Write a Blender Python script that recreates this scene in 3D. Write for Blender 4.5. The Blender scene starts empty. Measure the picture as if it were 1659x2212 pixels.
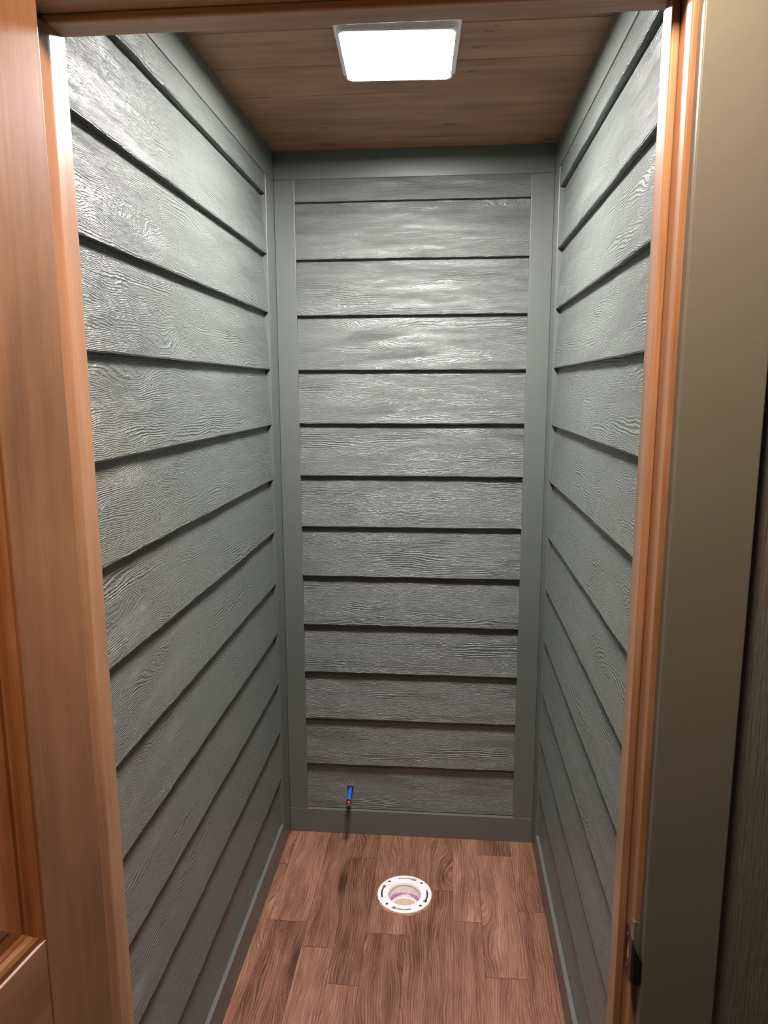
import bpy, bmesh, math, random
from mathutils import Vector, Matrix

random.seed(7)
S = bpy.context.scene
COL = S.collection

# ------------------------------------------------------------------ camera
CAM = Vector((0.0858, -2.4372, 1.6381))
YAW, PITCH, ROLL, FPX = -0.0863, -0.1700, -0.0026, 1562.4
fwd = Vector((math.sin(YAW) * math.cos(PITCH), math.cos(YAW) * math.cos(PITCH), math.sin(PITCH)))
rt = Vector((math.cos(YAW), -math.sin(YAW), 0))
up = rt.cross(fwd)
r2 = rt * math.cos(ROLL) + up * math.sin(ROLL)
u2 = -rt * math.sin(ROLL) + up * math.cos(ROLL)
cd = bpy.data.cameras.new('camera')
cam = bpy.data.objects.new('camera', cd)
COL.objects.link(cam)
cam.matrix_world = Matrix(((r2.x, u2.x, -fwd.x, CAM.x), (r2.y, u2.y, -fwd.y, CAM.y), (r2.z, u2.z, -fwd.z, CAM.z), (0, 0, 0, 1)))
cd.sensor_fit = 'VERTICAL'
cd.sensor_height = 36.0
cd.lens = FPX * 36.0 / 2212.0
cd.clip_start = 0.02
S.camera = cam

# ------------------------------------------------------------------ world, exposure, lamp levels
w = bpy.data.worlds.new('world')
S.world = w
w.use_nodes = True
w.node_tree.nodes['Background'].inputs[0].default_value = (0.02, 0.018, 0.016, 1)
w.node_tree.nodes['Background'].inputs[1].default_value = 0.3
S.view_settings.view_transform = 'Standard'
S.view_settings.look = 'None'
S.view_settings.gamma = 1.0
S.view_settings.use_curve_mapping = False
S.view_settings.exposure = 2.75
LAMP_STRENGTH = 47.0
LAMP_COLOR = (1.0, 0.935, 0.925)
ROOM_LAMP_STRENGTH = 98.0
ROOM_LAMP_COLOR = (1.0, 0.64, 0.43)

# ------------------------------------------------------------------ room dimensions (metres)
XL, XR, H = -0.4797, 0.4130, 2.3838
YF = -1.527            # closet side of the front wall
EXP = 0.1778           # exposure of one lap of siding
Z0 = 2.2300            # topmost butt edge
# opening
JL, JR, JH = -0.385, 0.330, 2.060      # jamb faces
SL, SR, SH = -0.375, 0.320, 2.050      # door stop faces
YS = -1.564                            # stop front
YJ = -1.600                            # jamb front edge
YC = -1.620                            # casing front

# ------------------------------------------------------------------ node helpers
class NT:
    def __init__(s, name):
        s.m = bpy.data.materials.new(name); s.m.use_nodes = True
        s.t = s.m.node_tree; s.n = s.t.nodes; s.l = s.t.links
        s.b = s.n['Principled BSDF']
    def link(s, a, b): s.l.new(a, b)
    def node(s, t, **k):
        o = s.n.new(t)
        for a, v in k.items(): setattr(o, a, v)
        return o
    def put(s, sock, v):
        if isinstance(v, bpy.types.NodeSocket): s.link(v, sock)
        elif v is not None: sock.default_value = v
    def math(s, op, a, b=None, c=None, clamp=False):
        o = s.node('ShaderNodeMath', operation=op, use_clamp=clamp)
        s.put(o.inputs[0], a); s.put(o.inputs[1], b); s.put(o.inputs[2], c)
        return o.outputs[0]
    def uv(s):
        o = s.node('ShaderNodeUVMap'); o.uv_map = 'UVMap'
        return o.outputs[0]
    def obj(s): return s.node('ShaderNodeTexCoord').outputs['Object']
    def sep(s, v):
        o = s.node('ShaderNodeSeparateXYZ'); s.link(v, o.inputs[0]); return o.outputs
    def comb(s, x, y, z=0.0):
        o = s.node('ShaderNodeCombineXYZ'); s.put(o.inputs[0], x); s.put(o.inputs[1], y); s.put(o.inputs[2], z); return o.outputs[0]
    def scale(s, v, sc, off=(0, 0, 0)):
        o = s.node('ShaderNodeMapping'); s.link(v, o.inputs[0]); o.inputs['Scale'].default_value = sc; o.inputs['Location'].default_value = off
        return o.outputs[0]
    def noise(s, v, sc=1.0, det=2.0, rough=0.5, dist=0.0):
        o = s.node('ShaderNodeTexNoise'); s.link(v, o.inputs['Vector'])
        o.inputs['Scale'].default_value = sc; o.inputs['Detail'].default_value = det
        o.inputs['Roughness'].default_value = rough; o.inputs['Distortion'].default_value = dist
        return o.outputs['Fac']
    def voro(s, v, sc=1.0, feature='F1'):
        o = s.node('ShaderNodeTexVoronoi', feature=feature); s.link(v, o.inputs['Vector']); o.inputs['Scale'].default_value = sc
        return o.outputs['Distance']
    def ramp(s, f, stops):
        o = s.node('ShaderNodeValToRGB'); s.link(f, o.inputs[0]); e = o.color_ramp.elements
        while len(e) < len(stops): e.new(0.5)
        for x, (p, c) in zip(e, stops):
            x.position = p; x.color = (*c, 1) if len(c) == 3 else c
        return o.outputs[0]
    def maprange(s, v, a, b, c, d, smooth=False):
        o = s.node('ShaderNodeMapRange'); o.interpolation_type = 'SMOOTHSTEP' if smooth else 'LINEAR'
        s.put(o.inputs[0], v)
        for i, x in enumerate((a, b, c, d)): s.put(o.inputs[i + 1], x)
        return o.outputs[0]
    def mix(s, f, a, b, mode='MIX'):
        o = s.node('ShaderNodeMix', data_type='RGBA', blend_type=mode)
        s.put(o.inputs[0], f)
        s.put(o.inputs[6], (*a, 1) if isinstance(a, tuple) and len(a) == 3 else a)
        s.put(o.inputs[7], (*b, 1) if isinstance(b, tuple) and len(b) == 3 else b)
        return o.outputs[2]
    def bump(s, h, dist=1.0, strength=1.0):
        o = s.node('ShaderNodeBump'); s.link(h, o.inputs['Height']); o.inputs['Distance'].default_value = dist; o.inputs['Strength'].default_value = strength
        s.link(o.outputs[0], s.b.inputs['Normal']); return o
    def base(s, v): s.put(s.b.inputs['Base Color'], (*v, 1) if isinstance(v, tuple) else v)
    def set(s, rough=0.5, spec=0.5, metal=0.0, coat=0.0, coatr=0.1):
        s.put(s.b.inputs['Roughness'], rough); s.b.inputs['Specular IOR Level'].default_value = spec
        s.b.inputs['Metallic'].default_value = metal; s.b.inputs['Coat Weight'].default_value = coat; s.b.inputs['Coat Roughness'].default_value = coatr

GREEN = (0.096, 0.110, 0.100)

def mat_siding():
    m = NT('painted_cedar_siding')
    uv = m.uv(); x = m.sep(uv); u, v = x[0], x[1]
    warp = m.noise(m.scale(uv, (3.2, 13, 1)), 1.0, 2.0, 0.5)
    warp2 = m.noise(m.scale(uv, (14, 30, 1)), 1.0, 2.0, 0.5)
    d = m.voro(m.scale(uv, (2.3, 8.0, 1)), 1.0)
    knot = m.maprange(d, 0.0, 0.42, 1.0, 0.0, True)
    v2 = m.math('ADD', v, m.math('MULTIPLY', m.math('SUBTRACT', warp, 0.5), 0.050))
    v2 = m.math('ADD', v2, m.math('MULTIPLY', m.math('SUBTRACT', warp2, 0.5), 0.010))
    v2 = m.math('ADD', v2, m.math('MULTIPLY', knot, 0.030))
    jit = m.noise(m.scale(uv, (95, 260, 1)), 1.0, 2.0, 0.6)
    ph = m.math('ADD', m.math('MULTIPLY', v2, 2 * math.pi / 0.0033), m.math('MULTIPLY', jit, 8.0))
    ring = m.math('MULTIPLY_ADD', m.math('SINE', ph), 0.5, 0.5)
    ph2 = m.math('ADD', m.math('MULTIPLY', v2, 2 * math.pi / 0.0066), m.math('MULTIPLY', jit, 5.0))
    ring2 = m.math('POWER', m.math('MULTIPLY_ADD', m.math('SINE', ph2), 0.5, 0.5), 1.6)
    zone = m.maprange(m.noise(m.scale(uv, (2.2, 17, 1), (9, 2, 0)), 1.0, 2.0, 0.5), 0.56, 0.63, 0.0, 1.0, True)
    mask = m.maprange(m.noise(m.scale(uv, (3.5, 24, 1), (4, 9, 0)), 1.0, 2.0, 0.5), 0.30, 0.44, 0.12, 1.0, True)
    fine = m.noise(m.scale(m.comb(u, v2, 0.0), (60, 420, 1)), 1.0, 3.0, 0.65)
    pebble = m.noise(m.scale(uv, (260, 420, 1)), 1.0, 2.0, 0.6)
    inv = m.math('SUBTRACT', 1.15, mask)
    C = lambda q, k, mid=0.5: m.math('MULTIPLY', m.math('SUBTRACT', q, mid), k)
    rr = m.math('ADD', m.math('MULTIPLY', C(ring, 0.00076), m.math('SUBTRACT', 1.0, zone)), m.math('MULTIPLY', C(ring2, 0.00185, 0.4), zone))
    h = m.math('MULTIPLY', rr, mask)
    h = m.math('ADD', h, C(fine, 0.0021))
    h = m.math('ADD', h, m.math('MULTIPLY', C(pebble, 0.0007), inv))
    h = m.math('ADD', h, C(pebble, 0.00035))
    m.base(GREEN); m.set(0.31, 0.6)
    m.bump(h)
    return m.m

def mat_paint(name='painted_trim', col=GREEN, rough=0.38, orange=0.00009, grain=0.0):
    m = NT(name)
    n = m.noise(m.obj(), 260.0, 2.0, 0.5)
    n2 = m.noise(m.obj(), 900.0, 1.0, 0.5)
    h = m.math('ADD', m.math('MULTIPLY', n, orange), m.math('MULTIPLY', n2, orange * 0.6))
    m.base(col); m.set(rough, 0.5); m.bump(h)
    return m.m

def mat_panel_siding():
    m = NT('painted_panel_siding')
    uv = m.uv()
    fine = m.noise(m.scale(uv, (16, 330, 1)), 1.0, 3.0, 0.62, 0.3)
    blot = m.noise(m.scale(uv, (40, 110, 1)), 1.0, 2.0, 0.5)
    h = m.math('ADD', m.math('MULTIPLY', fine, 0.0021), m.math('MULTIPLY', blot, 0.0013))
    m.base(GREEN); m.set(0.36, 0.5); m.bump(h)
    return m.m

def mat_wood(name, lo, mid, hi, rough=0.34, coat=0.25, blot=0.5, gr=1.0):
    """stained pine, grain along u"""
    m = NT(name)
    uv = m.uv()
    wide = m.noise(m.scale(uv, (1.3, 16, 1)), 1.0, 3.0, 0.55, 0.6)
    fine = m.noise(m.scale(uv, (6, 190, 1)), 1.0, 3.0, 0.6, 0.4)
    bl = m.noise(m.scale(uv, (5, 11, 1), (3, 5, 0)), 1.0, 3.0, 0.5)
    f = m.math('ADD', m.math('MULTIPLY', wide, 0.85 - 0.6 * blot), m.math('MULTIPLY', fine, 0.30 * gr))
    f = m.math('ADD', f, m.math('MULTIPLY', bl, blot * 0.8 - 0.1))
    c = m.ramp(f, [(0.36, lo), (0.56, mid), (0.78, hi)])
    m.base(c); m.set(rough, 0.5, 0, coat, 0.18)
    h = m.math('MULTIPLY', fine, 0.00010)
    m.bump(h)
    return m.m

KNOTS = [(0.149, -0.668, .016), (0.166, -0.738, .010), (0.136, -0.54, .012), (-0.001, -0.288, .009), (0.086, -0.194, .016),
         (-0.284, -0.199, .014), (-0.287, -0.052, .022), (0.391, -0.039, .018), (0.179, -0.757, .004), (-0.33, -1.1, .018), (0.22, -1.2, .02)]
def mat_ceiling():
    m = NT('stained_knotty_pine')
    uv = m.uv(); ob = m.obj(); o = m.sep(ob)
    dmin = None
    for kx, ky, r in KNOTS:
        dx = m.math('MULTIPLY', m.math('SUBTRACT', o[0], kx), 0.85 / r)
        dy = m.math('MULTIPLY', m.math('SUBTRACT', o[1], ky), 1.9 / r)
        d = m.math('SQRT', m.math('ADD', m.math('MULTIPLY', dx, dx), m.math('MULTIPLY', dy, dy)))
        dmin = d if dmin is None else m.math('MINIMUM', dmin, d)
    infl = m.maprange(dmin, 0.4, 4.0, 1.0, 0.0, True)
    x = m.sep(uv)
    v2 = m.math('ADD', x[1], m.math('MULTIPLY', infl, 0.02))
    c2 = m.comb(x[0], v2)
    wide = m.noise(m.scale(c2, (1.8, 24, 1)), 1.0, 3.0, 0.55, 0.5)
    fine = m.noise(m.scale(c2, (7, 210, 1)), 1.0, 3.0, 0.6, 0.3)
    bl = m.noise(m.scale(uv, (4, 7, 1)), 1.0, 2.0, 0.5)
    f = m.math('ADD', m.math('MULTIPLY', wide, 0.5), m.math('ADD', m.math('MULTIPLY', fine, 0.22), m.math('MULTIPLY', bl, 0.28)))
    c = m.ramp(f, [(0.34, (0.19, 0.092, 0.050)), (0.52, (0.33, 0.182, 0.108)), (0.72, (0.41, 0.245, 0.152))])
    edge = m.maprange(m.math('ABSOLUTE', m.math('SUBTRACT', dmin, 0.92)), 0.0, 0.16, 1.0, 0.0, True)
    core = m.maprange(dmin, 0.8, 1.05, 0.55, 0.0, True)
    k = m.math('MAXIMUM', edge, core)
    c = m.mix(k, c, (0.085, 0.036, 0.022))
    m.base(c); m.set(0.5, 0.4); m.bump(m.math('MULTIPLY', fine, 0.00012))
    return m.m

def mat_floor():
    m = NT('vinyl_oak_plank')
    uv = m.uv(); x = m.sep(uv)
    tone = m.node('ShaderNodeAttribute'); tone.attribute_name = 'tone'
    warp = m.noise(m.scale(uv, (3.0, 9, 1)), 1.0, 2.0, 0.5)
    d = m.voro(m.scale(uv, (1.9, 6.0, 1)), 1.0)
    knot = m.maprange(d, 0.0, 0.45, 1.0, 0.0, True)
    v2 = m.math('ADD', x[1], m.math('ADD', m.math('MULTIPLY', warp, 0.06), m.math('MULTIPLY', knot, 0.045)))
    c2 = m.comb(x[0], v2)
    jit = m.noise(m.scale(uv, (40, 160, 1)), 1.0, 2.0, 0.5)
    ring = m.math('MULTIPLY_ADD', m.math('SINE', m.math('ADD', m.math('MULTIPLY', v2, 2 * math.pi / 0.0075), m.math('MULTIPLY', jit, 3.2))), 0.5, 0.5)
    fine = m.noise(m.scale(c2, (11, 470, 1)), 1.0, 3.0, 0.65)
    wide = m.noise(m.scale(c2, (2.0, 30, 1)), 1.0, 3.0, 0.6)
    bl = m.noise(m.scale(uv, (5, 14, 1), (2, 7, 0)), 1.0, 2.0, 0.5)
    f = m.math('ADD', m.math('MULTIPLY', fine, 0.52), m.math('MULTIPLY', wide, 0.34))
    f = m.math('ADD', f, m.math('MULTIPLY', ring, 0.075))
    f = m.math('ADD', f, m.math('MULTIPLY', bl, 0.18))
    f = m.math('ADD', f, m.math('MULTIPLY', m.math('SUBTRACT', tone.outputs['Fac'], 0.5), 0.12))
    f = m.math('SUBTRACT', f, m.math('MULTIPLY', m.maprange(d, 0.0, 0.16, 1.0, 0.0, True), 0.14))
    c = m.ramp(f, [(0.38, (0.045, 0.018, 0.010)), (0.50, (0.130, 0.061, 0.040)), (0.60, (0.215, 0.112, 0.075)), (0.76, (0.36, 0.21, 0.145))])
    m.base(c); m.set(0.42, 0.4); m.bump(m.math('MULTIPLY', fine, 0.00018))
    return m.m

def mat_plain(name, col, rough=0.4, metal=0.0, spec=0.5, nsc=120.0, amt=0.00003, var=0.06):
    m = NT(name)
    n = m.noise(m.obj(), nsc, 2.0, 0.5)
    lo = tuple(max(0, c * (1 - var)) for c in col); hi = tuple(min(1, c * (1 + var)) for c in col)
    m.base(m.ramp(n, [(0.3, lo), (0.7, hi)])); m.set(rough, spec, metal); m.bump(m.math('MULTIPLY', n, amt))
    return m.m

def mat_emit(name, col, st):
    m = NT(name)
    m.base((0.9, 0.9, 0.9)); m.set(0.4)
    m.b.inputs['Emission Color'].default_value = (*col, 1); m.b.inputs['Emission Strength'].default_value = st
    return m.m

M = dict(
    siding=mat_siding(), paint=mat_paint(), panel=mat_panel_siding(),
    door=mat_wood('stained_door_pine', (0.085, 0.044, 0.021), (0.150, 0.085, 0.046), (0.205, 0.124, 0.072), 0.40, 0.15, 0.55, 0.6),
    recess=mat_wood('dark_stained_door_pine', (0.085, 0.032, 0.010), (0.175, 0.076, 0.028), (0.26, 0.125, 0.052), 0.34, 0.3, 0.55, 0.6),
    jamb=mat_wood('stained_jamb_pine', (0.115, 0.062, 0.030), (0.245, 0.148, 0.086), (0.33, 0.21, 0.132), 0.40, 0.10, 0.4, 1.0),
    head_lit=mat_wood('bounce_lit_head_pine', (0.30, 0.215, 0.150), (0.48, 0.37, 0.27), (0.56, 0.45, 0.34), 0.42, 0.10, 0.4, 1.0),  # same stain as the jambs, lightened to paint in bounce light under the head
    ceiling=mat_ceiling(), floor=mat_floor(),
    subfloor=mat_plain('raw_plywood', (0.62, 0.44, 0.25), 0.8, nsc=40, var=0.2),
    seam=mat_plain('dark_seam', (0.05, 0.022, 0.015), 0.8),
    pvc=mat_plain('white_pvc', (0.80, 0.77, 0.79), 0.35),
    cap=mat_plain('tan_pvc', (0.42, 0.34, 0.26), 0.5),
    primer=mat_plain('purple_primer', (0.36, 0.20, 0.36), 0.4, nsc=300, amt=0.001, var=0.35),
    blue=mat_plain('blue_pex', (0.012, 0.10, 0.62), 0.35),
    copper=mat_plain('copper_cap', (0.55, 0.26, 0.17), 0.3, 1.0),
    screw=mat_plain('blued_screw', (0.10, 0.13, 0.18), 0.35, 0.8),
    white=mat_plain('white_metal', (0.82, 0.80, 0.80), 0.4),
    bronze=mat_plain('dark_bronze', (0.060, 0.034, 0.034), 0.30, 0.7, nsc=400, var=0.2),
    black=mat_plain('hole_and_shade_black', (0.004, 0.004, 0.004), 0.9, spec=0.1),
    rawwood=mat_plain('raw_pine', (0.55, 0.33, 0.16), 0.7),
    wallpaint=mat_plain('room_wall_paint', (0.085, 0.082, 0.072), 0.7),
    lens=mat_emit('lamp_lens', LAMP_COLOR, LAMP_STRENGTH),
    lens2=mat_emit('room_lamp_lens', ROOM_LAMP_COLOR, ROOM_LAMP_STRENGTH),
)

# ------------------------------------------------------------------ mesh helpers
class MB:
    def __init__(s): s.v = []; s.f = []; s.uv = []; s.tone = []; s.mi = []
    def face(s, pts, uvs, tone=0.5, mi=0):
        i = len(s.v); s.v += [tuple(p) for p in pts]; s.f.append(list(range(i, i + len(pts)))); s.uv.append([tuple(q) for q in uvs]); s.tone.append(tone); s.mi.append(mi)
    def box(s, x0, x1, y0, y1, z0, z1, grain='z', off=(0, 0), tone=0.5, mi=0):
        lo = (min(x0, x1), min(y0, y1), min(z0, z1)); hi = (max(x0, x1), max(y0, y1), max(z0, z1))
        g = 'xyz'.index(grain); i0 = len(s.v)
        V = [(lo[0] if not a else hi[0], lo[1] if not b else hi[1], lo[2] if not c else hi[2]) for a in (0, 1) for b in (0, 1) for c in (0, 1)]
        s.v += V
        for q, n in (((0, 1, 3, 2), 0), ((4, 6, 7, 5), 0), ((0, 4, 5, 1), 1), ((2, 3, 7, 6), 1), ((0, 2, 6, 4), 2), ((1, 5, 7, 3), 2)):
            oth = [k for k in range(3) if k != n]
            ua = g if g in oth else oth[0]; va = oth[0] if oth[1] == ua else oth[1]
            s.f.append([i0 + k for k in q]); s.uv.append([(V[k][ua] + off[0], V[k][va] + off[1] + 0.37 * n) for k in q]); s.tone.append(tone); s.mi.append(mi)
    def build(s, name, mat, parent=None, bevel=0.0, seg=2, smooth=False, weld=False):
        me = bpy.data.meshes.new(name); me.from_pydata(s.v, [], s.f); me.update()
        ul = me.uv_layers.new(name='UVMap'); k = 0
        for fu in s.uv:
            for q in fu: ul.data[k].uv = q; k += 1
        at = me.attributes.new('tone', 'FLOAT', 'FACE')
        for i, t in enumerate(s.tone): at.data[i].value = t
        for mm in (mat if isinstance(mat, (list, tuple)) else [mat]): me.materials.append(mm)
        for i, q in enumerate(s.mi): me.polygons[i].material_index = q
        if smooth:
            for p in me.polygons: p.use_smooth = True
        if weld:
            bm = bmesh.new(); bm.from_mesh(me); bmesh.ops.remove_doubles(bm, verts=bm.verts, dist=1e-6); bm.to_mesh(me); bm.free()
        o = bpy.data.objects.new(name, me); COL.objects.link(o)
        if parent is not None: o.parent = parent
        if bevel:
            b = o.modifiers.new('Bevel', 'BEVEL'); b.width = bevel; b.segments = seg; b.limit_method = 'ANGLE'; b.harden_normals = False
        return o

def bmobj(name, bm, mat, parent=None, smooth=False, uvscale=True):
    me = bpy.data.meshes.new(name); bm.normal_update(); bm.to_mesh(me); bm.free()
    for mm in (mat if isinstance(mat, (list, tuple)) else [mat]): me.materials.append(mm)
    if smooth:
        for p in me.polygons: p.use_smooth = True
    o = bpy.data.objects.new(name, me); COL.objects.link(o)
    if parent is not None: o.parent = parent
    return o

def empty(name, loc, rz=0.0):
    o = bpy.data.objects.new(name, None); COL.objects.link(o); o.location = loc; o.rotation_euler = (0, 0, rz); o.empty_display_size = 0.05
    return o
def tag(o, label=None, cat=None, kind=None, group=None):
    if label: o['label'] = label
    if cat: o['category'] = cat
    if kind: o['kind'] = kind
    if group: o['group'] = group
    return o
def struct(o, label, cat): return tag(o, label, cat, 'structure')
rnd = lambda: (random.uniform(0, 40), random.uniform(0, 40))

# ------------------------------------------------------------------ closet walls: lapped siding
def siding_wall(name, P, a0, a1, z_lo, z_hi, flip, back):
    """P(a, d, z) -> world point; d is the recess behind the trim faces"""
    mb = MB(); n = max(8, int((a1 - a0) / 0.035))
    A = [a0 + (a1 - a0) * i / n for i in range(n + 1)]
    zs = []; k = 0
    while Z0 - k * EXP > z_lo + 0.02: zs.append(Z0 - k * EXP); k += 1
    zs.append(z_lo)
    top = z_hi
    prev_butt = None
    for ci, zb in enumerate(zs):
        last = ci == len(zs) - 1
        jz = [random.gauss(0, 0.00032) for _ in A]; jd = [random.gauss(0, 0.00045) for _ in A]
        for i in range(1, n + 1): jz[i] = 0.55 * jz[i - 1] + jz[i]; jd[i] = 0.55 * jd[i - 1] + jd[i]
        if last: jz = [0] * (n + 1)
        off = rnd()
        d_b = 0.0018 if not last else 0.0110
        d_t = 0.0175 if ci else 0.0032
        for i in range(n):
            zt = [top + 0.004, top + 0.004] if ci else [top, top]
            rows = [(zb, d_b, 1), (zb + 0.003, d_b - 0.0004, 1), (zb + 0.5 * (top - zb), 0.5 * (d_b + d_t) , 0), (zt[0], d_t, 0)]
            # chamfered butt corner
            pts = []
            for (z, d, j) in rows:
                pts.append([(A[i + q], d + (jd[i + q] if j else 0), z + (jz[i + q] if j else 0)) for q in (0, 1)])
            pts[0] = [(a, d + 0.0012, z) for a, d, z in pts[0]]
            for r in range(3):
                q = [pts[r][0], pts[r][1], pts[r + 1][1], pts[r + 1][0]]
                uvq = [(p[0] + off[0], p[2] - zb + off[1]) for p in q]
                w3 = [P(*p) for p in q]
                if flip: w3.reverse(); uvq.reverse()
                mb.face(w3, uvq)
            if not last:    # underside of the butt
                q = [(A[i], 0.020, zb + jz[i] + .0012), (A[i + 1], 0.020, zb + jz[i + 1] + .0012), pts[0][1], pts[0][0]]
                uvq = [(p[0] + off[0], p[1] + off[1] + 1) for p in q]; w3 = [P(*p) for p in q]
                if flip: w3.reverse(); uvq.reverse()
                mb.face(w3, uvq)
        top = zb
    mb.box(*back, off=rnd(), mi=0)
    o = mb.build(name, [M['siding'], M['wallpaint']], weld=True, smooth=False)
    for p in o.data.polygons:
        if p.material_index == 0: p.use_smooth = False
    return o

BZ = 0.0945       # top of the base boards
FZ = 2.2950       # bottom of the frieze boards
struct(siding_wall('wall_back', lambda a, d, z: (a, d, z), -0.413, 0.342, BZ, 2.299, False, (XL - .12, XR + .12, 0.0205, 0.11, -0.1, H + .1)),
       'far closet wall of grey green lapped siding between two plain boards', 'wall')
struct(siding_wall('wall_left', lambda a, d, z: (XL - d, a, z), YF, -0.108, BZ, 2.292, False, (XL - .12, XL - .0205, YF - 0.05, 0.02, -0.1, H + .1)),
       'left closet wall of grey green lapped siding beside the open door', 'wall')
struct(siding_wall('wall_right', lambda a, d, z: (XR + d, a, z), YF, -0.100, BZ, 2.291, True, (XR + .0205, XR + .12, YF - 0.05, 0.02, -0.1, H + .1)),
       'right closet wall of grey green lapped siding beside the latch jamb', 'wall')

T = 0.0215
def board(name, label, cat, *b, grain='z', bev=0.0012, mat='paint'):
    mb = MB(); mb.box(*b, grain=grain, off=rnd()); o = mb.build(name, M[mat], bevel=bev); return struct(o, label, cat)
board('trim_1', 'wide flat top board along the far wall under the ceiling', 'trim board', XL, XR, 0.0, T, 2.298, H, grain='x')
board('trim_2', 'left vertical flat board framing the far wall siding', 'trim board', XL, -0.413, 0.0, T, BZ - .0004, 2.2976)
board('trim_3', 'right vertical flat board framing the far wall siding', 'trim board', 0.342, XR, 0.0, T, BZ - .0004, 2.2976)
board('baseboard_back', 'plain base board along the foot of the far wall', 'baseboard', XL, XR, -0.0010, T, 0.0, BZ - .0006, grain='x')
board('trim_4', 'top board under the ceiling along the left wall', 'trim board', XL - T, XL, YF, -0.0008, 2.291, H, grain='y')
board('trim_5', 'vertical corner board at the far end of the left wall', 'trim board', XL - T, XL, -0.108, -0.0008, BZ, 2.2906)
board('baseboard_left', 'plain base board along the foot of the left wall', 'baseboard', XL - T, XL, YF, -0.0018, 0.0, BZ - .0004, grain='y')
board('trim_6', 'top board under the ceiling along the right wall', 'trim board', XR, XR + T, YF, -0.0008, 2.290, H, grain='y')
board('trim_7', 'vertical corner board at the far end of the right wall', 'trim board', XR, XR + T, -0.100, -0.0008, BZ, 2.2896)
board('baseboard_right', 'plain base board along the foot of the right wall', 'baseboard', XR, XR + T, YF, -0.0018, 0.0, BZ - .0004, grain='y')

# ------------------------------------------------------------------ ceiling boards
mb = MB()
ys = [0.10, -0.083]
while ys[-1] > -3.7: ys.append(ys[-1] - 0.1745)
for a, b in zip(ys, ys[1:]):
    mb.box(-1.30, 1.60, b + 0.0010, a - 0.0010, H, H + 0.018, grain='x', off=rnd())
ce = mb.build('ceiling', M['ceiling'], bevel=0.0016, seg=1)
mb2 = MB(); mb2.box(-1.30, 1.60, -3.7, 0.1, H + 0.0185, H + 0.05, grain='x')
struct(ce, 'knotty stained pine board ceiling running across the closet', 'ceiling')
cb = mb2.build('backing', M['seam'], parent=ce)

# ------------------------------------------------------------------ floor with a hole for the drain
FC = Vector((-0.0330, -0.3245, 0.0))      # drain centre
XS = [-1.30, -1.21, -1.09, -0.945, -0.856, -0.736, -0.64, -0.558, -0.449, -0.327, -0.231, -0.141, -0.021, 0.124, 0.2135, 0.3305, 0.428, 0.518, 0.638, 0.783, 0.872, 0.99, 1.11, 1.20, 1.34, 1.60]
KNOWN = {-0.558: [-0.193], -0.449: [-0.462], -0.327: [-0.561], -0.231: [-0.140, -0.691], -0.141: [-0.492], -0.021: [-0.284], 0.124: [-0.421], 0.2135: [-0.088, -0.631], 0.3305: [-0.361]}
mb = MB()
for xa, xb in zip(XS, XS[1:]):
    cuts = [0.06] + KNOWN.get(xa, [-random.uniform(0.05, 0.6)])
    while cuts[-1] > -3.7: cuts.append(cuts[-1] - random.uniform(0.52, 0.86))
    for a, b in zip(cuts, cuts[1:]):
        mb.box(xa + 0.00055, xb - 0.00055, b + 0.0006, a - 0.0006, -0.003, 0.0, grain='y', off=rnd(), tone=random.random())
fl = mb.build('floor', M['floor'])
mb = MB(); mb.box(-1.30, 1.60, -3.7, 0.10, -0.022, -0.0032, grain='y')
sub = mb.build('subfloor', [M['seam'], M['subfloor']])
def cut_hole(o, r):
    bm = bmesh.new(); bmesh.ops.create_cone(bm, cap_ends=True, segments=96, radius1=r, radius2=r, depth=0.2)
    for v in bm.verts: v.co += FC
    c = bmobj('cutter', bm, M['subfloor'])
    md = o.modifiers.new('cut', 'BOOLEAN'); md.object = c; md.operation = 'DIFFERENCE'; md.solver = 'EXACT'
    bpy.context.view_layer.update()
    dg = bpy.context.evaluated_depsgraph_get(); me = bpy.data.meshes.new_from_object(o.evaluated_get(dg))
    o.modifiers.clear(); o.data = me
    bpy.data.objects.remove(c, do_unlink=True)
cut_hole(fl, 0.084); cut_hole(sub, 0.062)
struct(fl, 'reddish brown oak look plank floor running into the closet', 'floor')
sub.parent = fl

# ------------------------------------------------------------------ front wall around the doorway, its casing and jambs
mb = MB()
X0, X1 = -1.30, 1.60
for b in ((X0, JL - .019, YJ + .003, YF - .002, -0.02, H), (JR + .019, X1, YJ + .003, YF - .002, -0.02, H), (JL - .019, JR + .019, YJ + .003, YF - .002, JH + .019, H)):
    mb.box(*b, grain='z', off=rnd())
struct(mb.build('wall_front', M['panel']), 'front wall of rough painted panelling right of the doorway', 'wall')
board('trim_8', 'flat painted casing board standing right of the wooden door jamb', 'trim board', 0.3368, 0.4262, YC, YJ + .0028, 0.0, 2.36, bev=0.0016)
board('trim_9', 'flat painted casing board behind the open wooden door', 'trim board', -0.3925 - .089, -0.3925, YC, YJ + .0028, 0.0, 2.0665 + .089, bev=0.0016)
board('trim_10', 'flat painted casing board over the doorway', 'trim board', -0.392, 0.3363, YC, YJ + .0028, 2.0675, 2.0665 + .089, grain='x', bev=0.0016)
# closet side casing
board('trim_11', 'narrow painted edge strip inside the closet at the left jamb', 'trim board', XL + .001, -0.3815, YF - .0015, YF + 0.016, 0.0, H - .001, bev=0.001)
board('trim_12', 'narrow painted edge strip inside the closet at the right jamb', 'trim board', 0.3265, XR - .001, YF - .0015, YF + 0.016, 0.0, H - .001, bev=0.001)
board('trim_13', 'painted board inside the closet above the doorway', 'trim board', -0.381, 0.326, YF - .0015, YF + 0.016, 2.058, H - .001, grain='x', bev=0.001)

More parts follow.
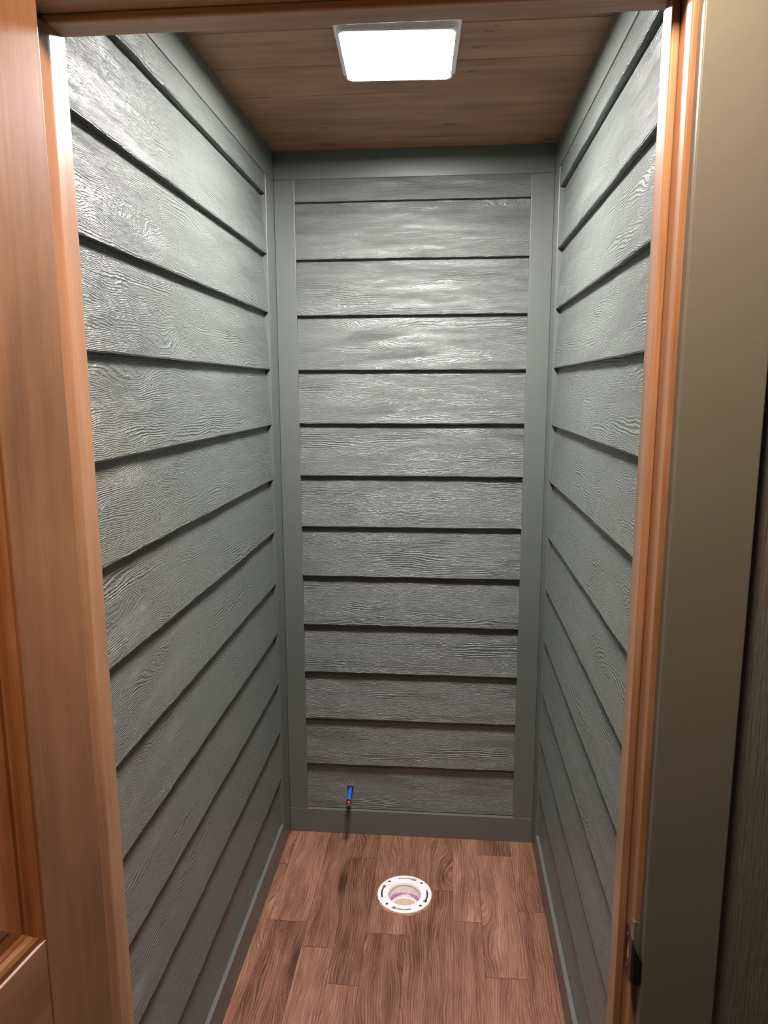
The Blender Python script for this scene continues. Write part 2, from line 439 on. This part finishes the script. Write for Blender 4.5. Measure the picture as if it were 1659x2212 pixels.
df = empty('trim_14', (0, -1.56, 0))
struct(df, 'stained pine door frame with stops around the doorway', 'door frame')
def fpart(name, *b, grain='z', bev=0.0022, mat='jamb', label=None):
    mb = MB(); mb.box(b[0], b[1], b[2] + 1.56, b[3] + 1.56, b[4], b[5], grain=grain, off=rnd()); o = mb.build(name, M[mat], parent=df, bevel=bev, seg=3)
    if label: o['label'] = label
    return o
fpart('jamb', JL - .0185, JL, YJ, YF - .0016, 0, JH - .0002)
fpart('jamb', JR, JR + .0185, YJ, YF - .0016, 0, JH - .0002)
fpart('head_jamb', JL - .0185, JR + .0185, YJ, YF - .0016, JH, JH + .0185, grain='x', mat='head_lit')
mb = MB()      # left stop with a splayed front
pf = [(JL + .0001, YF), (JL + .0001, YS - .024), (JL + .0016, YS - .0240), (SL - .0006, YS + .0005), (SL, YS + .0030), (SL, YF + .0020), (SL - .0020, YF)]
per = 0
for (xa, ya), (xb, yb) in zip(pf, pf[1:] + pf[:1]):
    L = math.hypot(xb - xa, yb - ya)
    mb.face([(xa, ya + 1.56, 0), (xb, yb + 1.56, 0), (xb, yb + 1.56, SH), (xa, ya + 1.56, SH)], [(0, per), (0, per + L), (SH, per + L), (SH, per)]); per += L
mb.face([(x, y + 1.56, SH) for x, y in pf], [(x, y) for x, y in pf]); mb.face([(x, y + 1.56, 0) for x, y in pf[::-1]], [(x, y) for x, y in pf])
so = mb.build('door_stop', M['jamb'], parent=df, weld=True)
bm = bmesh.new(); bm.from_mesh(so.data); bmesh.ops.recalc_face_normals(bm, faces=bm.faces); bm.to_mesh(so.data); bm.free()
fpart('door_stop', SR, JR - .0001, YS, YF, 0, SH, bev=0.0028)
fpart('door_stop', JL + .0005, JR - .0005, YS, YF, SH + .0002, JH - .0001, grain='x', bev=0.0028, mat='head_lit')

# strike plate on the latch jamb: rounded plate with a lip bent over the jamb edge
def strike():
    bm = bmesh.new(); t = 0.0016; zc = 0.916; hh = 0.0300
    # outline in (y, z): from the stop side to the lip
    y0, y1 = -1.567, -1.5995
    out = []
    for k in range(9):
        a = math.pi / 2 * k / 8
        out.append((y0 - 0.006 + 0.006 * math.sin(a) , zc + hh - 0.006 + 0.006 * math.cos(a)))
    for k in range(9):
        a = math.pi / 2 * k / 8
        out.append((y0 - 0.006 + 0.006 * math.cos(a), zc - hh + 0.006 - 0.006 * math.sin(a)))
    out += [(y1, zc - hh), (y1, zc + hh)]
    hole = [(-1.581 + 0.0065 * sx, zc + 0.0145 * sz) for sx, sz in ((1, .8), (.8, 1), (-.8, 1), (-1, .8), (-1, -.8), (-.8, -1), (.8, -1), (1, -.8))]
    x_a, x_b = JR - t, JR + 0.0002
    def loop(pts, x): return [bm.verts.new((x, y + 1.56, z)) for y, z in pts]
    A, B = loop(out, x_a), loop(out, x_b); HA, HB = loop(hole, x_a), loop(hole, x_b)
    def edges(l): return [bm.edges.get((l[i], l[(i + 1) % len(l)])) or bm.edges.new((l[i], l[(i + 1) % len(l)])) for i in range(len(l))]
    bmesh.ops.triangle_fill(bm, edges=edges(A) + edges(HA), use_beauty=True)
    for o, i in ((A, B), (HA, HB)):
        for k in range(len(o)):
            bm.faces.new((o[k], o[(k + 1) % len(o)], i[(k + 1) % len(i)], i[k]))
    bmesh.ops.recalc_face_normals(bm, faces=bm.faces)
    o = bmobj('strike_plate', bm, M['bronze'], df); o['label'] = 'dark bronze strike plate'
    # lip, curling over the front edge of the jamb
    bm = bmesh.new(); prof = [(JR - t, -1.599), (JR - t, -1.604), (JR - 0.0010, -1.610), (JR + 0.0015, -1.6155), (JR + 0.0048, -1.6195)]
    th = 0.0015; rows = []
    for i, (x, y) in enumerate(prof):
        s = (0.0285, 0.0275, 0.0255, 0.022, 0.0165)[i]
        rows.append([bm.verts.new((x + dx, y + 1.56, zc + sg * s)) for dx, sg in ((0, 1), (0, -1), (th, -1), (th, 1))])
    for a, b in zip(rows, rows[1:]):
        for k in range(4): bm.faces.new((a[k], a[(k + 1) % 4], b[(k + 1) % 4], b[k]))
    bm.faces.new(rows[0]); bm.faces.new(rows[-1][::-1])
    bmesh.ops.recalc_face_normals(bm, faces=bm.faces)
    bmobj('lip', bm, M['black'], o)  # bronze lip coloured black, painting in the shade on its front
    mb = MB(); mb.box(JR - .0003, JR + .0001, 1.56 - 1.5885, 1.56 - 1.5735, zc - .016, zc + .016); mb.build('latch_hole', M['rawwood'], parent=o)
    for dz in (-.0225, .0225):
        bm = bmesh.new(); bmesh.ops.create_cone(bm, cap_ends=True, segments=20, radius1=0.0036, radius2=0.0026, depth=0.0010, matrix=Matrix.Translation((JR - t - .0004, 1.56 - 1.581, zc + dz)) @ Matrix.Rotation(-math.pi / 2, 4, 'Y'))
        bmobj('screw', bm, M['screw'], o)
    # green paint smeared on the jamb edge above the plate
    mb = MB(); mb.box(JR - .0004, JR + .006, 1.56 - 1.6004, 1.56 - 1.5925, zc + .008, zc + .056); mb.build('paint_smear', M['paint'], parent=o)
strike()

# ------------------------------------------------------------------ the open door
TH = math.radians(98.6)
DW, DH, DT = 0.709, 2.035, 0.035
door = empty('door_1', (-0.386, -1.622, 0.008), -TH)
struct(door, 'open stained pine panel door on the left side', 'door')
# local frame: x along the door width from the hinge, y thickness (0..DT towards the viewer's side), z up
def dpart(name, *b, grain='z', bev=0.002, mat='door'):
    mb = MB(); mb.box(*b, grain=grain, off=rnd()); return mb.build(name, M[mat], parent=door, bevel=bev)
ST = 0.108
ZB, ZM0, ZM1, ZT = 0.23, 0.80, 1.003, 1.92
dpart('stile', 0, ST, 0, DT, 0, DH); dpart('stile', DW - ST, DW, 0, DT, 0, DH)
for a, b in ((0, ZB), (ZM0, ZM1), (ZT, DH)): dpart('rail', ST + .0002, DW - ST - .0002, 0.0002, DT - .0002, a + .0002, b - .0002, grain='x')
def panel(z0, z1):
    x0, x1 = ST, DW - ST
    # sticking + raised panel as nested rectangular loops (inset, depth from the face)
    prof_m = [(0.0, 0.0), (0.0015, 0.0024), (0.006, 0.0026), (0.010, 0.0012), (0.015, 0.0034), (0.0185, 0.0075), (0.021, 0.0085), (0.022, 0.0125)]
    prof_p = [(0.0215, 0.0125), (0.040, 0.0118), (0.042, 0.0100), (0.066, 0.0045), (0.068, 0.0030), (None, 0.0030)]
    def ring(mb, pr, side):
        for (i0, d0), (i1, d1) in zip(pr, pr[1:]):
            if i1 is None: break
            R0 = [(x0 + i0, z0 + i0), (x1 - i0, z0 + i0), (x1 - i0, z1 - i0), (x0 + i0, z1 - i0)]
            R1 = [(x0 + i1, z0 + i1), (x1 - i1, z0 + i1), (x1 - i1, z1 - i1), (x0 + i1, z1 - i1)]
            for k in range(4):
                a, b, c, d = R0[k], R0[(k + 1) % 4], R1[(k + 1) % 4], R1[k]
                Y = lambda dd: DT - dd if side else dd
                pts = [(a[0], Y(d0), a[1]), (b[0], Y(d0), b[1]), (c[0], Y(d1), c[1]), (d[0], Y(d1), d[1])]
                uvs = [((p[0], p[2] + 3) if k % 2 == 0 else (p[2], p[0] + 7)) for p in pts]
                if side: pts.reverse(); uvs.reverse()
                mb.face(pts, uvs)
    m1, m2 = MB(), MB()
    for side in (1, 0):
        ring(m1, prof_m, side); ring(m2, prof_p, side)
        i = 0.068; y = DT - 0.003 if side else 0.003
        pts = [(x0 + i, y, z0 + i), (x1 - i, y, z0 + i), (x1 - i, y, z1 - i), (x0 + i, y, z1 - i)]
        uvs = [(p[2] + 11, p[0]) for p in pts]
        if side: pts.reverse(); uvs.reverse()
        m2.face(pts, uvs)
    m1.build('moulding', M['recess'], parent=door); m2.build('panel', M['recess'], parent=door)
panel(ZM1, ZT); panel(ZB, ZM0)

# ------------------------------------------------------------------ ceiling lamp of the closet
def rrect(w, h, r, n=8):
    pts = []
    for cx, cy, a0 in ((w / 2 - r, h / 2 - r, 0), (-w / 2 + r, h / 2 - r, 90), (-w / 2 + r, -h / 2 + r, 180), (w / 2 - r, -h / 2 + r, 270)):
        for k in range(n + 1):
            a = math.radians(a0 + 90 * k / n); pts.append((cx + r * math.cos(a), cy + r * math.sin(a)))
    return pts
def loft(rings, cap0=True, cap1=True):
    bm = bmesh.new(); R = [[bm.verts.new(p) for p in ring] for ring in rings]
    for a, b in zip(R, R[1:]):
        n = len(a)
        for k in range(n): bm.faces.new((a[k], a[(k + 1) % n], b[(k + 1) % n], b[k]))
    if cap0: bm.faces.new(R[0][::-1])
    if cap1: bm.faces.new(R[-1])
    bmesh.ops.recalc_face_normals(bm, faces=bm.faces)
    return bm
lamp = empty('ceiling_light', (-0.0320, -0.683, H - 0.0005), math.radians(2.6))
tag(lamp, 'glowing square white flush lamp on the closet ceiling', 'ceiling light')
fr = [[(x, y, z) for x, y in rrect(wd, wd, r)] for wd, r, z in ((0.266, .010, 0), (0.268, .010, -.0035), (0.266, .010, -.0060), (0.254, .014, -.0066), (0.252, .015, -.0180), (0.249, .016, -.0200), (0.243, .016, -.0200), (0.243, .016, -.006))]
bmobj('frame', loft(fr, True, True), M['white'], lamp)
ln = [[(x, y, z) for x, y in rrect(wd, wd * 1.03, r)] for wd, r, z in ((0.2390, .016, -.0066), (0.2390, .016, -.0145), (0.237, .016, -.0155), (0.232, .015, -.0158))]
bmobj('diffuser', loft(ln, True, True), M['lens'], lamp)

# ------------------------------------------------------------------ toilet flange
fg = empty('toilet_flange', (FC.x, FC.y, 0.0), math.radians(12))
tag(fg, 'white plastic toilet flange set in the plank floor', 'pipe flange')
RO = 0.0885
def in_slot(x, y):
    pass
def ring_plate():
    """flat ring with four curved slots and four screw holes cut by boolean"""
    bm = bmesh.new(); N = 128; z0, z1 = 0.0045, 0.0125
    prof = [(RO, z0), (RO, z1 - .0012), (RO - .0012, z1), (0.0560, z1), (0.0545, z1 - .0008), (0.0530, z1 - .003), (0.0510, z0)]
    V = [[bm.verts.new((r * math.cos(2 * math.pi * k / N), r * math.sin(2 * math.pi * k / N), z)) for r, z in prof] for k in range(N)]
    for k in range(N):
        a, b = V[k], V[(k + 1) % N]
        for i in range(len(prof)): j = (i + 1) % len(prof); bm.faces.new((a[i], b[i], b[j], a[j]))
    bmesh.ops.recalc_face_normals(bm, faces=bm.faces)
    o = bmobj('ring', bm, M['pvc'], fg)
    cb = bmesh.new()
    def prism(pts, za=-0.01, zb=0.03):
        A = [cb.verts.new((x, y, za)) for x, y in pts]; B = [cb.verts.new((x, y, zb)) for x, y in pts]; n = len(pts)
        cb.faces.new(A[::-1]); cb.faces.new(B)
        for k in range(n): cb.faces.new((A[k], A[(k + 1) % n], B[(k + 1) % n], B[k]))
    P = lambda r, a: (r * math.cos(math.radians(a)), r * math.sin(math.radians(a)))
    for c0, s in ((78, 1), (168, 1), (258, 1), (348, 1)):
        # narrow slot, then a wider keyhole at its clockwise end
        ra, rb = 0.0715, 0.0770; n = 10; span = 38
        a0, a1 = c0 - span / 2, c0 + span / 2
        pts = [P(ra, a0 + (a1 - a0) * k / n) for k in range(n + 1)] + [P(rb, a1 - (a1 - a0) * k / n) for k in range(n + 1)]
        pts += [P(0.0800, a0), P(0.0800, a0 - 9), P(0.0690, a0 - 9), P(0.0690, a0)]
        prism(pts)
    for c0 in (33, 123, 213, 303):
        pts = [(P(0.0755, c0)[0] + 0.0026 * math.cos(t * math.pi / 8), P(0.0755, c0)[1] + 0.0026 * math.sin(t * math.pi / 8)) for t in range(16)]
        prism(pts)
    bmesh.ops.recalc_face_normals(cb, faces=cb.faces)
    c = bmobj('cutter', cb, M['pvc'], fg)
    md = o.modifiers.new('cut', 'BOOLEAN'); md.object = c; md.operation = 'DIFFERENCE'; md.solver = 'EXACT'
    bpy.context.view_layer.update(); dg = bpy.context.evaluated_depsgraph_get(); me = bpy.data.meshes.new_from_object(o.evaluated_get(dg))
    o.modifiers.clear(); o.data = me; bpy.data.objects.remove(c, do_unlink=True)
    return o
rp = ring_plate()
P = lambda r, a: (r * math.cos(math.radians(a)), r * math.sin(math.radians(a)))
for c0 in (33, 123, 213, 303):
    x, y = P(0.0755, c0); bm = bmesh.new()
    bmesh.ops.create_cone(bm, cap_ends=True, segments=24, radius1=0.0030, radius2=0.0042, depth=0.0022, matrix=Matrix.Translation((x, y, 0.0122)))
    bmesh.ops.create_cone(bm, cap_ends=True, segments=12, radius1=0.0014, radius2=0.0014, depth=0.016, matrix=Matrix.Translation((x, y, 0.003)))
    bmobj('screw', bm, M['screw'], fg, smooth=False)
def lathe(prof, N=96, closed=False):
    bm = bmesh.new(); V = [[bm.verts.new((r * math.cos(2 * math.pi * k / N), r * math.sin(2 * math.pi * k / N), z)) for r, z in prof] for k in range(N)]
    for k in range(N):
        a, b = V[k], V[(k + 1) % N]
        for i in range(len(prof) - (0 if closed else 1)): j = (i + 1) % len(prof); bm.faces.new((a[i], b[i], b[j], a[j]))
    bmesh.ops.recalc_face_normals(bm, faces=bm.faces)
    return bm
bmobj('hub', lathe([(0.0548, 0.0100), (0.0535, 0.0070), (0.0500, -0.012), (0.0475, -0.030), (0.0462, -0.034), (0.0462, -0.10), (0.0510, -0.10), (0.0545, -0.0300), (0.0575, 0.0046)], closed=True), M['pvc'], fg, smooth=True)
# uneven purple primer collar inside the hub
bm = bmesh.new(); N = 96; rr = [[], []]
for k in range(N):
    a = 2 * math.pi * k / N; zt = -0.0200 + 0.0022 * math.sin(3 * a + 1) + random.uniform(-.0009, .0009)
    for q, (r, z) in enumerate(((0.0485, zt), (0.0458, -0.046))): rr[q].append(bm.verts.new((r * math.cos(a), r * math.sin(a), z)))
for k in range(N): bm.faces.new((rr[0][k], rr[0][(k + 1) % N], rr[1][(k + 1) % N], rr[1][k]))
bmesh.ops.recalc_face_normals(bm, faces=bm.faces)
for f_ in bm.faces:
    c = f_.calc_center_median()
    if f_.normal.dot(Vector((c.x, c.y, 0))) > 0: f_.normal_flip()
pr = bmobj('primer_ring', bm, M['primer'], fg, smooth=True); pr['label'] = 'purple primer smeared inside the hub'
md = pr.modifiers.new('thick', 'SOLIDIFY'); md.thickness = 0.0006
bmobj('pipe', lathe([(0.0448, -0.0365), (0.0448, -0.10), (0.0415, -0.10), (0.0415, -0.0365), (0.0430, -0.0352)], closed=True), M['pvc'], fg, smooth=True)
bmobj('test_cap', lathe([(0.0001, -0.0395), (0.036, -0.0395), (0.0405, -0.0385), (0.0414, -0.0375), (0.0414, -0.048), (0.0001, -0.048)], closed=True), M['cap'], fg, smooth=True)['label'] = 'tan knockout cap'
# ragged raw wood and vinyl rim the ring sits on
bm = bmesh.new(); N = 220; L = [[] for _ in range(4)]
for k in range(N):
    a = 2 * math.pi * k / N; j = random.uniform(-.0008, .0012) + 0.0012 * math.sin(5 * a + 2) * math.sin(2 * a)
    for q, (r, z) in enumerate(((0.0840, 0.0001), (0.0885 + j, 0.0001), (0.0880 + j * 1.3, 0.0042), (0.0800, 0.0044))): L[q].append(bm.verts.new((r * math.cos(a), r * math.sin(a), z)))
for q in range(4):
    for k in range(N): bm.faces.new((L[q][k], L[q][(k + 1) % N], L[(q + 1) % 4][(k + 1) % N], L[(q + 1) % 4][k]))
bmesh.ops.recalc_face_normals(bm, faces=bm.faces)
bmobj('underlay_rim', bm, M['subfloor'], fg)['label'] = 'ragged raw wood rim under the ring'

# ------------------------------------------------------------------ water supply stub
wp = empty('water_pipe', (-0.2530, 0.0100, 0.1765))
tag(wp, 'short blue water pipe stub sticking out of the far wall', 'pipe')
def tube(pts, r, name, mat, parent, cap='flat', N=28):
    bm = bmesh.new(); rings = []
    for i, p in enumerate(pts):
        p = Vector(p); t = (Vector(pts[min(i + 1, len(pts) - 1)]) - Vector(pts[max(i - 1, 0)])).normalized()
        s = t.cross(Vector((0, 0, 1))).normalized(); q = s.cross(t)
        rad = r[i] if isinstance(r, (list, tuple)) else r
        rings.append([bm.verts.new(p + (s * math.cos(2 * math.pi * k / N) + q * math.sin(2 * math.pi * k / N)) * rad) for k in range(N)])
    for a, b in zip(rings, rings[1:]):
        for k in range(N): bm.faces.new((a[k], a[(k + 1) % N], b[(k + 1) % N], b[k]))
    bm.faces.new(rings[0][::-1]); bm.faces.new(rings[-1]); bmesh.ops.recalc_face_normals(bm, faces=bm.faces)
    return bmobj(name, bm, mat, parent, smooth=True)
tube([(0, 0.012, 0), (0.001, -0.03, 0), (0.0035, -0.065, -.0005), (0.005, -0.082, -.001)], 0.0078, 'sleeve', M['blue'], wp)
e = tube([(0.005, -0.0815, -.001), (0.0055, -0.090, -.001), (0.006, -0.0985, -.001), (0.0062, -0.1005, -.001), (0.0062, -0.1015, -.001)], [0.0086, 0.0086, 0.0084, 0.0070, 0.0035], 'end_cap', M['copper'], wp)
e['label'] = 'copper end cap'
bmh = lathe([(0.0078, 0.0), (0.0110, 0.0), (0.0110, 0.0010), (0.0078, 0.0010)], 32, True)
bmesh.ops.rotate(bmh, verts=bmh.verts, cent=(0, 0, 0), matrix=Matrix.Rotation(math.pi / 2, 3, 'X'))
for v_ in bmh.verts: v_.co.y += 0.0008
bmobj('wall_hole', bmh, M['black'], wp)

# ------------------------------------------------------------------ the room the picture is taken from
def slab(name, label, cat, *b, mat='wallpaint'):
    mb = MB(); mb.box(*b); struct(mb.build(name, M[mat]), label, cat)
slab('wall_room_left', 'plain dim side wall of the room in front, left', 'wall', -1.36, -1.30, -3.7, YJ, -0.02, H)
slab('wall_room_right', 'plain dim side wall of the room in front, right', 'wall', 1.60, 1.66, -3.7, YJ, -0.02, H)
slab('wall_room_rear', 'plain dim wall behind the viewer', 'wall', -1.36, 1.66, -3.76, -3.7, -0.02, H)
rl = empty('ceiling_light', (0.17, -1.92, H - 0.0005))
tag(rl, 'small round warm lamp on the ceiling of the front room', 'ceiling light')
bmobj('frame', lathe([(0.0001, 0), (0.088, 0), (0.088, -.008), (0.078, -.012), (0.074, -.008), (0.0001, -.008)], 64, True), M['white'], rl)
bmobj('diffuser', lathe([(0.0001, -.0085), (0.073, -.0085), (0.073, -.010), (0.0001, -.011)], 64, True), M['lens2'], rl)
